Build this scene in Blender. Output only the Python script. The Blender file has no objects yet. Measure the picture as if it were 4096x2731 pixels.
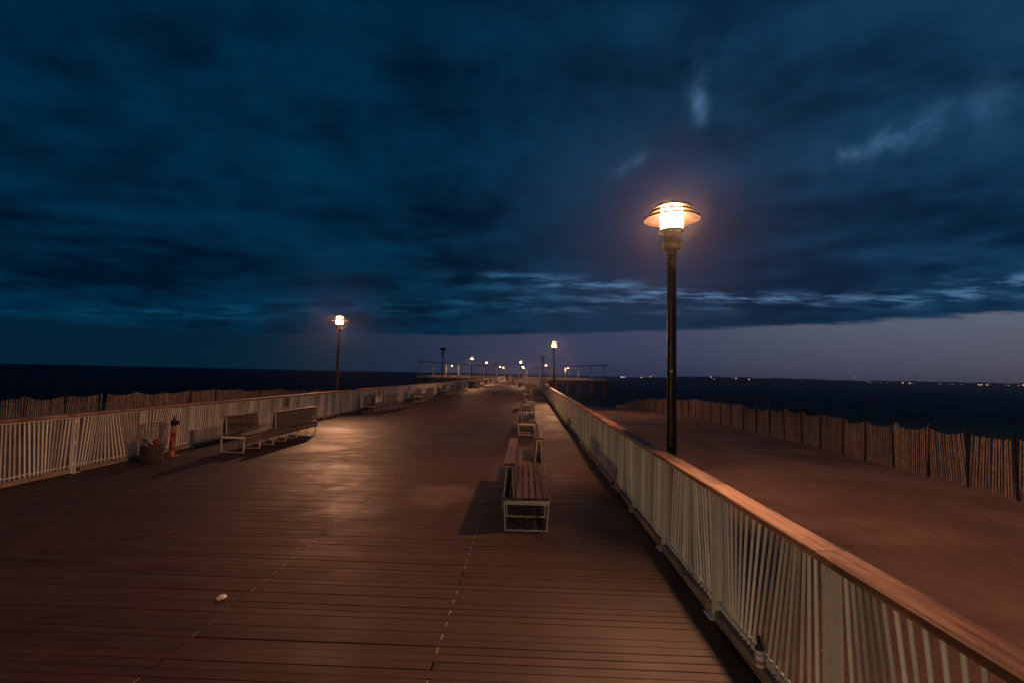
import bpy, bmesh, math, random
import numpy as np
from mathutils import Vector, Matrix

random.seed(7)
R = math.radians
SC = bpy.context.scene
COL = SC.collection

# ------------------------------------------------------------------ camera
CAM_H = 1.95
cam_d = bpy.data.cameras.new("camera")
cam_d.sensor_width = 36.0
cam_d.lens = 17.755
cam_d.clip_start = 0.05
cam_d.clip_end = 60000.0
cam = bpy.data.objects.new("camera", cam_d)
COL.objects.link(cam)
_yaw, _pit, _rol = R(1.9012), R(3.6493), R(1.2202)
cam.matrix_world = (Matrix.Translation((0, 0, CAM_H)) @ Matrix.Rotation(_yaw, 4, 'Z')
                    @ Matrix.Rotation(R(90) + _pit, 4, 'X') @ Matrix.Rotation(_rol, 4, 'Z'))
SC.camera = cam

# ------------------------------------------------------------------ render / exposure
SC.view_settings.view_transform = 'Standard'
SC.view_settings.look = 'None'
SC.view_settings.exposure = 0.0
SC.view_settings.gamma = 1.0
SC.cycles.use_denoising = True
SC.cycles.max_bounces = 6
SC.cycles.diffuse_bounces = 3
SC.cycles.glossy_bounces = 3
SC.cycles.transmission_bounces = 4
SC.cycles.volume_bounces = 0
SC.cycles.sample_clamp_indirect = 4.0
SC.cycles.use_light_tree = True

PITCH = 0.0965               # plank spacing of the deck
LAMP_POWER = 1850.0          # watts of one lit lamp
LAMP_COL = (1.0, 0.45, 0.225)
BACK_COL = (1.0, 0.60, 0.32)   # the whiter lamps of the boardwalk behind the camera


# ------------------------------------------------------------------ node expression helper
class X:
    """a float socket that can be combined with arithmetic"""
    tree = None

    def __init__(s, sock): s.s = sock

    @staticmethod
    def m(op, *a, clamp=False):
        n = X.tree.nodes.new('ShaderNodeMath'); n.operation = op; n.use_clamp = clamp
        for i, v in enumerate(a):
            if isinstance(v, X): X.tree.links.new(v.s, n.inputs[i])
            else: n.inputs[i].default_value = float(v)
        return X(n.outputs[0])

    def __add__(s, o): return X.m('ADD', s, o)
    __radd__ = __add__
    def __sub__(s, o): return X.m('SUBTRACT', s, o)
    def __rsub__(s, o): return X.m('SUBTRACT', o, s)
    def __mul__(s, o): return X.m('MULTIPLY', s, o)
    __rmul__ = __mul__
    def __truediv__(s, o): return X.m('DIVIDE', s, o)
    def __rtruediv__(s, o): return X.m('DIVIDE', o, s)
    def __pow__(s, o): return X.m('POWER', s, o)


def xmax(a, b): return X.m('MAXIMUM', a, b)
def xmin(a, b): return X.m('MINIMUM', a, b)
def xexp(a): return X.m('EXPONENT', a)
def xfloor(a): return X.m('FLOOR', a)
def xabs(a): return X.m('ABSOLUTE', a)


def smooth(a, lo, hi, to0=0.0, to1=1.0):
    n = X.tree.nodes.new('ShaderNodeMapRange'); n.interpolation_type = 'SMOOTHSTEP'
    X.tree.links.new(a.s, n.inputs[0])
    for i, v in zip((1, 2, 3, 4), (lo, hi, to0, to1)):
        if isinstance(v, X): X.tree.links.new(v.s, n.inputs[i])
        else: n.inputs[i].default_value = v
    return X(n.outputs[0])


def combine(a, b, c):
    n = X.tree.nodes.new('ShaderNodeCombineXYZ')
    for i, v in enumerate((a, b, c)):
        if isinstance(v, X): X.tree.links.new(v.s, n.inputs[i])
        else: n.inputs[i].default_value = float(v)
    return n.outputs[0]


def coords(kind='Object'):
    n = X.tree.nodes.new('ShaderNodeTexCoord')
    sp = X.tree.nodes.new('ShaderNodeSeparateXYZ')
    X.tree.links.new(n.outputs[kind], sp.inputs[0])
    return n.outputs[kind], X(sp.outputs[0]), X(sp.outputs[1]), X(sp.outputs[2])


def noise(vec, scale=1.0, detail=4.0, rough=0.55, dist=0.0):
    n = X.tree.nodes.new('ShaderNodeTexNoise')
    X.tree.links.new(vec, n.inputs['Vector'])
    n.inputs['Scale'].default_value = scale
    n.inputs['Detail'].default_value = detail
    n.inputs['Roughness'].default_value = rough
    n.inputs['Distortion'].default_value = dist
    return X(n.outputs[0])


def rgb(c):
    n = X.tree.nodes.new('ShaderNodeRGB'); n.outputs[0].default_value = (*c, 1); return n.outputs[0]


def mix(f, a, b, mode='MIX'):
    n = X.tree.nodes.new('ShaderNodeMix'); n.data_type = 'RGBA'; n.blend_type = mode
    if isinstance(f, X): X.tree.links.new(f.s, n.inputs[0])
    else: n.inputs[0].default_value = f
    for i, v in ((6, a), (7, b)):
        if isinstance(v, tuple): n.inputs[i].default_value = (*v, 1)
        else: X.tree.links.new(v, n.inputs[i])
    return n.outputs[2]


def scale_col(c, f):
    """colour times a float expression"""
    n = X.tree.nodes.new('ShaderNodeVectorMath'); n.operation = 'SCALE'
    if isinstance(c, tuple): n.inputs[0].default_value = c
    else: X.tree.links.new(c, n.inputs[0])
    X.tree.links.new(f.s, n.inputs['Scale'])
    return n.outputs[0]


# ------------------------------------------------------------------ sky
world = bpy.data.worlds.new("World")
SC.world = world
world.use_nodes = True
X.tree = world.node_tree
X.tree.nodes.clear()
_v, dx, dy, dz = coords('Generated')
zc = xmax(dz, 0.0)
t = 1.0 / (zc + 0.11)
px, py = dx * t, dy * t
pv = combine(px, py, 0.3)
# slow warp so that the cloud sheets shear
w1 = noise(pv, 0.35, 2.0, 0.5)
w2 = noise(combine(px + 7.3, py - 3.1, 1.7), 0.35, 2.0, 0.5)
qx, qy = px + (w1 - 0.5) * 1.2, py + (w2 - 0.5) * 1.2
n_big = noise(combine(qx * 0.9 + 1.4, qy * 1.0 + 0.9, 0.0), 0.75, 6.0, 0.50)
n_fine = noise(combine(qx + 4.2, qy * 1.2 + 8.0, 2.0), 2.3, 7.0, 0.52)
n_str = noise(combine(px * 1.0 - 2.0, py * 1.7 + 3.0, 5.0), 2.8, 9.0, 0.60)
n_puff = noise(combine(px + 11.0, py - 6.0, 8.0), 5.0, 8.0, 0.54)
n_wisp = noise(combine(dx * 1.2, dz * 1.0, 3.4), 17.0, 8.0, 0.55, 0.15)
yy = xmax(dy, 0.08)
gu, gv = dx / yy, zc / yy


def blob(u0, v0, su, sv, amp, shear=0.0):
    vv = (gv - v0) - shear * (gu - u0)
    return xexp(-1.0 * (((gu - u0) / su) ** 2.0 + (vv / sv) ** 2.0)) * amp


bias = (blob(-0.40, 0.57, .16, .10, 1.0, -.4) + blob(-0.50, .44, .20, .07, .7, -.4) + blob(-.60, .29, .55, .035, .8, -.06) + blob(.02, .70, .38, .12, 1.5)
        + blob(.76, .50, .28, .07, 1.0, .28) + blob(.15, .44, .16, .07, .6, .2) + blob(-.15, .145, .7, .03, .4)
        + blob(-.20, .58, .13, .075, -1.1, -.2) + blob(-.85, .20, .45, .06, -1.2, -.05) + blob(-.20, .29, .24, .07, -1.1, -.1) + blob(-1.0, .57, .25, .2, -.7)
        + blob(.85, .66, .18, .07, -.7) + blob(.62, .34, .25, .05, -.7, .2) + blob(.5, .24, .2, .03, -.5) + blob(.85, .28, .2, .06, .5) + blob(.35, .28, .12, .08, -.4))
cl = smooth(n_big * 0.47 + n_fine * 0.29 + n_puff * 0.20 + n_wisp * 0.08 + bias * 0.062, 0.392, 0.614)
side = smooth(dx, -0.35, 0.62)
dark = mix(side, (0.0001, 0.0070, 0.0205), (0.0018, 0.0140, 0.0380))
light = mix(side, (0.0004, 0.0275, 0.0665), (0.0075, 0.0450, 0.1030))
cloud = mix(cl, dark, light)
# violet glare round the nearest lamp, painted into the cloud colour
vio = xexp(-1.0 * ((dx - 0.24) / 0.20) ** 2.0) * xexp(-1.0 * xabs((dz - 0.22) / 0.17) ** 2.0)
cloud = mix(vio * 0.75, cloud, (0.0150, 0.0180, 0.0470))
# thinner places in the cloud, where the last light comes through


def wisp(u0, v0, su, sv, amp, lo=0.45, hi=0.72, shear=0.0, src=n_puff):
    vv = (gv - v0) - shear * (gu - u0)
    g = xexp(-1.0 * (((gu - u0) / su) ** 2.0 + (vv / sv) ** 2.0))
    return g * smooth(src, lo, hi) * amp


wsum = (wisp(0.333, 0.600, 0.020, 0.070, 0.50, 0.36, 0.70, 0.0, n_wisp)
        + wisp(0.337, 0.545, 0.014, 0.028, 0.80, 0.28, 0.64, 0.0, n_wisp)
        + wisp(0.21, 0.430, 0.046, 0.015, 0.42, 0.30, 0.70, 0.62, n_wisp)
        + wisp(0.630, 0.452, 0.020, 0.014, 0.90, 0.32, 0.64, 0.0, n_wisp)
        + wisp(0.70, 0.475, 0.10, 0.034, 0.42, 0.40, 0.68, 0.28, n_wisp)
        + wisp(0.92, 0.565, 0.16, 0.050, 0.30, 0.40, 0.70, 0.38, n_wisp)
        + wisp(0.97, 0.200, 0.13, 0.016, 1.5, 0.42, 0.64, 0.10, n_str)
        + wisp(0.80, 0.165, 0.22, 0.016, 0.8, 0.46, 0.66, 0.05, n_str)
        + wisp(0.14, 0.172, 0.26, 0.015, 1.15, 0.42, 0.64, -0.04, n_str)
        + wisp(0.02, 0.190, 0.14, 0.009, 0.9, 0.38, 0.62, -0.05, n_str)
        + wisp(0.42, 0.157, 0.24, 0.011, 0.8, 0.44, 0.64, 0.0, n_str)
        + wisp(0.05, 0.140, 0.30, 0.014, 0.6, 0.46, 0.66, 0.0, n_str)
        + wisp(-0.30, 0.125, 0.45, 0.012, 0.45, 0.44, 0.66, 0.0, n_str)
        + wisp(-0.70, 0.105, 0.40, 0.010, 0.50, 0.44, 0.66, 0.0, n_str))
cloud = mix(1.0, cloud, scale_col(mix(smooth(dx, -0.25, 0.30), (0.006, 0.062, 0.120), (0.062, 0.122, 0.215)), wsum), 'ADD')
# open strip above the horizon
edge = 0.0775 + xmin(xmax(dx, -0.4), 0.6) * 0.036
e_n = (n_fine - 0.5) * 0.020 + (n_str - 0.5) * 0.014
band = smooth(zc + e_n, edge - 0.0045, edge + 0.0045)
rel = xmin(zc / edge, 1.0)
lowc = mix(smooth(dx, -0.55, 0.16), (0.0012, 0.0160, 0.0330), (0.0320, 0.0400, 0.0860))
hic = mix(smooth(dx, -0.55, 0.16), (0.0010, 0.0160, 0.0360), (0.0430, 0.0530, 0.1060))
lowc = mix(smooth(dx, 0.12, 0.72), lowc, (0.0640, 0.0600, 0.0920))
hic = mix(smooth(dx, 0.12, 0.72), hic, (0.1080, 0.1240, 0.1700))
lowc = mix(smooth(dx, 0.62, 0.78), lowc, (0.0950, 0.0740, 0.0900))
clear = mix(rel, lowc, hic)
sky = mix(band, clear, cloud)
bg = X.tree.nodes.new('ShaderNodeBackground')
X.tree.links.new(sky, bg.inputs['Color'])
bg.inputs['Strength'].default_value = 1.0
wo = X.tree.nodes.new('ShaderNodeOutputWorld')
X.tree.links.new(bg.outputs[0], wo.inputs['Surface'])


# ------------------------------------------------------------------ materials
def material(name):
    m = bpy.data.materials.new(name); m.use_nodes = True
    X.tree = m.node_tree
    b = m.node_tree.nodes['Principled BSDF']
    return m, b


def setin(b, key, v):
    if isinstance(v, X): X.tree.links.new(v.s, b.inputs[key])
    elif isinstance(v, (int, float)): b.inputs[key].default_value = v
    elif isinstance(v, tuple): b.inputs[key].default_value = (*v, 1)
    else: X.tree.links.new(v, b.inputs[key])


def bump(b, h, strength=0.3, dist=0.01):
    n = X.tree.nodes.new('ShaderNodeBump')
    n.inputs['Strength'].default_value = strength
    n.inputs['Distance'].default_value = dist
    X.tree.links.new(h.s, n.inputs['Height'])
    X.tree.links.new(n.outputs[0], b.inputs['Normal'])


def attr(name):
    n = X.tree.nodes.new('ShaderNodeAttribute'); n.attribute_name = name
    return X(n.outputs['Fac'])


def objrand():
    n = X.tree.nodes.new('ShaderNodeObjectInfo'); return X(n.outputs['Random'])


def plain(name, col, rough=0.6, metal=0.0, var=0.25, nscale=9.0, bmp=0.1, bd=0.004):
    m, b = material(name)
    v, x, y, z = coords()
    n = noise(v, nscale, 5.0, 0.6)
    f = 1.0 - var + n * (2.0 * var)
    setin(b, 'Base Color', scale_col(col, f))
    setin(b, 'Roughness', smooth(n, 0.3, 0.7, max(0.05, rough - 0.1), min(1.0, rough + 0.1)))
    setin(b, 'Metallic', metal)
    if bmp: bump(b, noise(v, nscale * 6, 3.0, 0.6), bmp, bd)
    return m


def wood_mat(name, c1, c2, rough, axis='Y', grain=1.0, bd=0.003, spec=0.5):
    """long-grained weathered timber, one random tone per object and per board"""
    m, b = material(name)
    v, x, y, z = coords()
    r = objrand() * 37.0
    tone = attr('tone')
    if axis == 'Y': g = combine(x * 26.0 + r, y * 1.6 + tone * 9.0, z * 26.0 + r)
    else: g = combine(x * 1.6 + tone * 9.0, y * 26.0 + r, z * 26.0 + r)
    gn = noise(g, 1.0, 6.0, 0.62, 0.6)
    if axis == 'Y': g2 = combine(x * 7.0 + r, y * 0.9 + r, z * 7.0)
    else: g2 = combine(x * 0.9 + r, y * 7.0 + r, z * 7.0)
    bn = noise(g2, 1.0, 3.0, 0.55, 1.2)
    k = smooth(gn * 0.45 + bn * 0.55, 0.40, 0.60)
    col = mix(k, c1, c2)
    setin(b, 'Base Color', scale_col(col, (0.72 + tone * 0.56) * (0.85 + 0.3 * gn)))
    setin(b, 'Roughness', smooth(bn, 0.3, 0.7, rough - 0.08, rough + 0.1))
    setin(b, 'Specular IOR Level', spec)
    bump(b, gn * grain + bn * 0.3, 0.5, bd)
    return m


def deck_mat():
    m, b = material('deck planks')
    v, x, y, z = coords()
    tone = attr('tone')
    g = combine(x * 1.8 + tone * 31.0, y * 42.0, tone * 11.0)
    gn = noise(g, 1.0, 6.0, 0.6, 0.4)
    pat = noise(v, 0.55, 5.0, 0.6, 0.6)
    wear = noise(v, 2.6, 6.0, 0.65, 0.5)
    col = mix(smooth(gn, 0.3, 0.7), (0.0275, 0.0106, 0.0052), (0.050, 0.0207, 0.0106))
    # scuffed and sand-rubbed places in the walked strip
    scuff = smooth(wear * 0.6 + pat * 0.4, 0.52, 0.68)
    col = mix(scuff * 0.45, col, (0.076, 0.036, 0.022))
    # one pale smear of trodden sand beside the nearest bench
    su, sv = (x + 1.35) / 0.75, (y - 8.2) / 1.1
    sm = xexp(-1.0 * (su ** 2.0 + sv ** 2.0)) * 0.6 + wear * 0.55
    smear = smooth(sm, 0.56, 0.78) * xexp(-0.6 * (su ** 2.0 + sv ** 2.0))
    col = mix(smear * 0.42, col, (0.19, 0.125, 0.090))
    # nail heads in pairs over every joist, and a few old dark spills
    fx = xabs(X.m('FRACT', (x + 0.6) / 1.8 + 0.5) - 0.5) * 1.8
    fy = xabs(xabs(X.m('FRACT', (y + 4.0) / PITCH) - 0.48) - 0.25) * PITCH
    nail = smooth((fx * fx + fy * fy) ** 0.5, 0.0050, 0.0085, 1.0, 0.0)
    spill = smooth(noise(combine(x * 0.8, y * 1.0, 4.0), 1.3, 4.0, 0.6, 0.8), 0.63, 0.70)
    col = mix(nail * 0.75, col, (0.006, 0.004, 0.003))
    col = mix(spill * 0.45, col, (0.014, 0.007, 0.005))
    setin(b, 'Base Color', scale_col(col, 0.68 + tone * 0.64))
    setin(b, 'Roughness', smooth(pat * 0.5 + gn * 0.25 + wear * 0.25, 0.34, 0.66, 0.47, 0.76))
    setin(b, 'Specular IOR Level', 0.40)
    bump(b, gn + wear * 0.5, 0.45, 0.0035)
    return m


def sand_mat():
    m, b = material('beach sand')
    v, x, y, z = coords()
    pat = noise(v, 0.35, 5.0, 0.6)
    fine = noise(v, 70.0, 4.0, 0.7)
    foot = smooth(noise(v, 3.1, 4.0, 0.62, 0.5), 0.30, 0.62)
    # wind ripples
    n = X.tree.nodes.new('ShaderNodeTexWave'); n.wave_type = 'BANDS'; n.bands_direction = 'DIAGONAL'
    n.inputs['Scale'].default_value = 2.6; n.inputs['Distortion'].default_value = 3.5
    n.inputs['Detail'].default_value = 3.0; n.inputs['Detail Scale'].default_value = 0.8
    X.tree.links.new(combine(x, y * 1.4, 0.0), n.inputs['Vector'])
    rip = X(n.outputs['Fac'])
    wet = smooth(z, -4.6, -2.0)
    col = mix(smooth(pat, 0.35, 0.65), (0.128, 0.080, 0.060), (0.208, 0.136, 0.104))
    col = mix(wet, (0.190, 0.068, 0.042), col)
    setin(b, 'Base Color', scale_col(col, 0.78 + fine * 0.45))
    setin(b, 'Roughness', 0.92)
    setin(b, 'Specular IOR Level', 0.15)
    bump(b, rip * 0.16 + foot * 0.26 + fine * 0.08, 1.0, 0.05)
    return m


def sea_mat():
    m, b = material('sea water')
    v, x, y, z = coords()
    s1 = noise(combine(x * 0.16, y * 0.42, 0.0), 1.0, 5.0, 0.62, 0.8)
    s2 = noise(combine(x * 0.9, y * 2.0, 3.0), 1.0, 4.0, 0.6, 0.5)
    s3 = noise(combine(x * 0.02, y * 0.05, 9.0), 1.0, 4.0, 0.55)
    t = m.node_tree; t.nodes.remove(b)
    bp = t.nodes.new('ShaderNodeBump'); bp.inputs['Strength'].default_value = 1.0; bp.inputs['Distance'].default_value = 2.2
    t.links.new((s1 * 1.0 + s2 * 0.3 + s3 * 1.2).s, bp.inputs['Height'])
    di = t.nodes.new('ShaderNodeBsdfDiffuse'); di.inputs['Color'].default_value = (0.0008, 0.0050, 0.0120, 1)
    gl = t.nodes.new('ShaderNodeBsdfGlossy'); gl.inputs['Color'].default_value = (0.30, 0.74, 0.95, 1); gl.inputs['Roughness'].default_value = 0.22
    fr = t.nodes.new('ShaderNodeFresnel'); fr.inputs['IOR'].default_value = 1.33
    mx = t.nodes.new('ShaderNodeMixShader')
    for n_ in (di, gl, fr): t.links.new(bp.outputs[0], n_.inputs['Normal'])
    fac = X(fr.outputs[0]) * (0.10 + 0.95 * smooth(s1 * 0.6 + s2 * 0.4, 0.40, 0.66))
    t.links.new(fac.s, mx.inputs[0]); t.links.new(di.outputs[0], mx.inputs[1]); t.links.new(gl.outputs[0], mx.inputs[2])
    t.links.new(mx.outputs[0], t.nodes['Material Output'].inputs['Surface'])
    return m


def red_pipe_mat():
    m, b = material('chipped red paint')
    v, x, y, z = coords()
    chip = noise(combine(x * 1.4, y * 1.4, z * 0.62), 15.0, 5.0, 0.62, 0.8)
    k = smooth(chip, 0.515, 0.56)
    col = mix(k, (0.27, 0.026, 0.013), (0.34, 0.285, 0.24))
    dirt = noise(v, 40.0, 4.0, 0.7)
    setin(b, 'Base Color', scale_col(col, 0.7 + dirt * 0.6))
    setin(b, 'Roughness', 0.5)
    bump(b, 1.0 - k, 0.5, 0.002)
    return m


def emit_mat(name, col, power, sample=True):
    m, b = material(name)
    setin(b, 'Base Color', (0.02, 0.02, 0.02))
    setin(b, 'Emission Color', col)
    setin(b, 'Emission Strength', power)
    if not sample:
        m.cycles.emission_sampling = 'NONE'
    else:
        m.cycles.emission_sampling = 'FRONT'
    return m


def lit_glass(name, col, power):
    """clear lamp glass, glowing with the lamp inside it"""
    m = bpy.data.materials.new(name); m.use_nodes = True
    t = m.node_tree; t.nodes.clear()
    e = t.nodes.new('ShaderNodeEmission'); e.inputs['Color'].default_value = (*col, 1); e.inputs['Strength'].default_value = power
    tr = t.nodes.new('ShaderNodeBsdfTransparent'); ad = t.nodes.new('ShaderNodeAddShader'); o = t.nodes.new('ShaderNodeOutputMaterial')
    t.links.new(e.outputs[0], ad.inputs[0]); t.links.new(tr.outputs[0], ad.inputs[1]); t.links.new(ad.outputs[0], o.inputs['Surface'])
    m.cycles.emission_sampling = 'NONE'
    return m


def glass_mat(name, col=(0.9, 0.9, 0.88), rough=0.15, trans=0.85):
    m, b = material(name)
    setin(b, 'Base Color', col); setin(b, 'Roughness', rough)
    setin(b, 'Transmission Weight', trans); setin(b, 'IOR', 1.45)
    return m


def paint_mat():
    """weathered cream paint: picket tone paints in uneven light plus random age, grime low down in streaks, rust specks"""
    m, b = material('cream rail paint')
    v, x, y, z = coords()
    tone = attr('tone')
    st = noise(combine(x * 22.0, y * 22.0, z * 2.2), 1.0, 5.0, 0.62)
    sp = smooth(noise(v, 55.0, 3.0, 0.6), 0.66, 0.74)
    col = mix(smooth(st, 0.45, 0.75) * 0.5, (0.63, 0.625, 0.50), (0.37, 0.345, 0.265))
    col = mix(sp * 0.6, col, (0.16, 0.08, 0.04))
    setin(b, 'Base Color', scale_col(col, 0.42 + tone * 1.16))
    setin(b, 'Roughness', smooth(st, 0.3, 0.7, 0.22, 0.42))
    bump(b, st, 0.15, 0.002)
    return m


def lampshade_mat():
    m, b = material('near-black lamp shade')
    v, x, y, z = coords()
    n = noise(v, 14.0, 4.0, 0.6)
    setin(b, 'Base Color', scale_col((0.0030, 0.0026, 0.0023), 0.5 + n))  # near-black base so the lit rings do not burn out
    setin(b, 'Roughness', 1.0)
    setin(b, 'Specular IOR Level', 0.0)
    return m


M = dict(
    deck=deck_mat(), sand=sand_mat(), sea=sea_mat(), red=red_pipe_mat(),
    rail=wood_mat('handrail timber', (0.145, 0.072, 0.039), (0.385, 0.215, 0.128), 0.55, 'Y', 1.0, 0.004, 0.3),
    railx=wood_mat('handrail timber across', (0.145, 0.072, 0.039), (0.385, 0.215, 0.128), 0.55, 'X', 1.0, 0.004, 0.3),
    kerb=wood_mat('kerb timber', (0.16, 0.12, 0.09), (0.30, 0.23, 0.175), 0.7, 'Y', 1.0, 0.004, 0.3),
    bench=wood_mat('bench slats', (0.048, 0.031, 0.025), (0.115, 0.080, 0.062), 0.55, 'Y', 1.0, 0.004, 0.4),
    pale=wood_mat('pale slats', (0.36, 0.30, 0.24), (0.52, 0.44, 0.36), 0.6, 'Y', 1.0, 0.003, 0.4),
    beam=wood_mat('pier timber', (0.085, 0.058, 0.045), (0.15, 0.105, 0.08), 0.8, 'Y', 1.0, 0.006, 0.3),
    fence=wood_mat('fence pickets', (0.140, 0.098, 0.072), (0.270, 0.198, 0.148), 0.85, 'X', 1.0, 0.002, 0.2),
    paint=paint_mat(),
    steel=plain('galvanised steel', (0.47, 0.46, 0.385), 0.45, 0.15, 0.16, 11.0, 0.08),
    bronze=plain('dark bronze paint', (0.020, 0.014, 0.010), 0.33, 0.4, 0.3, 6.0, 0.05),
    shade=lampshade_mat(),
    iron=plain('black iron stake', (0.010, 0.009, 0.009), 0.7, 0.3, 0.3, 10.0, 0.1),
    wire=plain('basket wire', (0.16, 0.13, 0.09), 0.5, 0.5, 0.3, 20.0, 0.0),
    thinwire=plain('fence wire', (0.05, 0.035, 0.025), 0.7, 0.4, 0.3, 20.0, 0.0),
    film=plain('thin plastic bag', (0.52, 0.45, 0.47), 0.32, 0.0, 0.3, 14.0, 0.8, 0.02),
    card=plain('crumpled card', (0.05, 0.038, 0.02), 0.8, 0.0, 0.3, 8.0, 0.3, 0.01),
    wrap=plain('red wrapper', (0.38, 0.06, 0.03), 0.35, 0.0, 0.3, 12.0, 0.3, 0.01),
    brass=plain('tarnished brass', (0.022, 0.016, 0.011), 0.5, 0.5, 0.3, 12.0, 0.1),
    shell=plain('white shell', (0.66, 0.58, 0.53), 0.55, 0.0, 0.12, 60.0, 0.3, 0.003),
    blue=plain('blue enamel', (0.020, 0.022, 0.090), 0.4, 0.0, 0.1, 12.0, 0.0),
    faint=plain('faded sign ink', (0.20, 0.12, 0.17), 0.5, 0.0, 0.1, 12.0, 0.0),
    label=plain('paper label', (0.62, 0.60, 0.57), 0.7, 0.0, 0.08, 30.0, 0.0),
    ink=plain('red ink', (0.26, 0.05, 0.045), 0.6, 0.0, 0.1, 30.0, 0.0),
    tan=plain('tan label band', (0.32, 0.19, 0.10), 0.7, 0.0, 0.2, 30.0, 0.0),
    bottle=glass_mat('dark bottle glass', (0.05, 0.045, 0.02), 0.12, 0.6),
    clear=glass_mat('unlit lamp glass', (0.80, 0.80, 0.78), 0.10, 0.75),
    rock=plain('dark wet rock', (0.022, 0.020, 0.022), 0.7, 0.0, 0.4, 1.5, 0.8, 0.12),
    land=plain('dark wooded shore', (0.020, 0.024, 0.030), 1.0, 0.0, 0.4, 0.01, 0.0),
    concrete=plain('stained concrete pile', (0.13, 0.095, 0.075), 0.85, 0.0, 0.35, 1.2, 0.4, 0.05),
    sign=plain('red sign face', (0.60, 0.06, 0.04), 0.55, 0.0, 0.15, 3.0, 0.0),
    sticker=plain('pale sticker', (0.42, 0.40, 0.37), 0.6, 0.0, 0.1, 30.0, 0.0),
    black=plain('dark cloth', (0.012, 0.011, 0.013), 0.9, 0.0, 0.3, 20.0, 0.0),
    green=plain('olive cloth', (0.055, 0.065, 0.028), 0.9, 0.0, 0.3, 20.0, 0.0),
    palecloth=plain('pale cloth', (0.42, 0.36, 0.30), 0.9, 0.0, 0.2, 20.0, 0.0),
    skin=plain('skin', (0.30, 0.17, 0.12), 0.6, 0.0, 0.1, 20.0, 0.0),
    lit=lit_glass('lit lamp glass', LAMP_COL, 22.0), litback=lit_glass('lit boardwalk lamp glass', BACK_COL, 22.0),
    joint=plain('sand packed joint', (0.34, 0.235, 0.175), 0.9, 0.0, 0.25, 40.0, 0.1),
)


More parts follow.
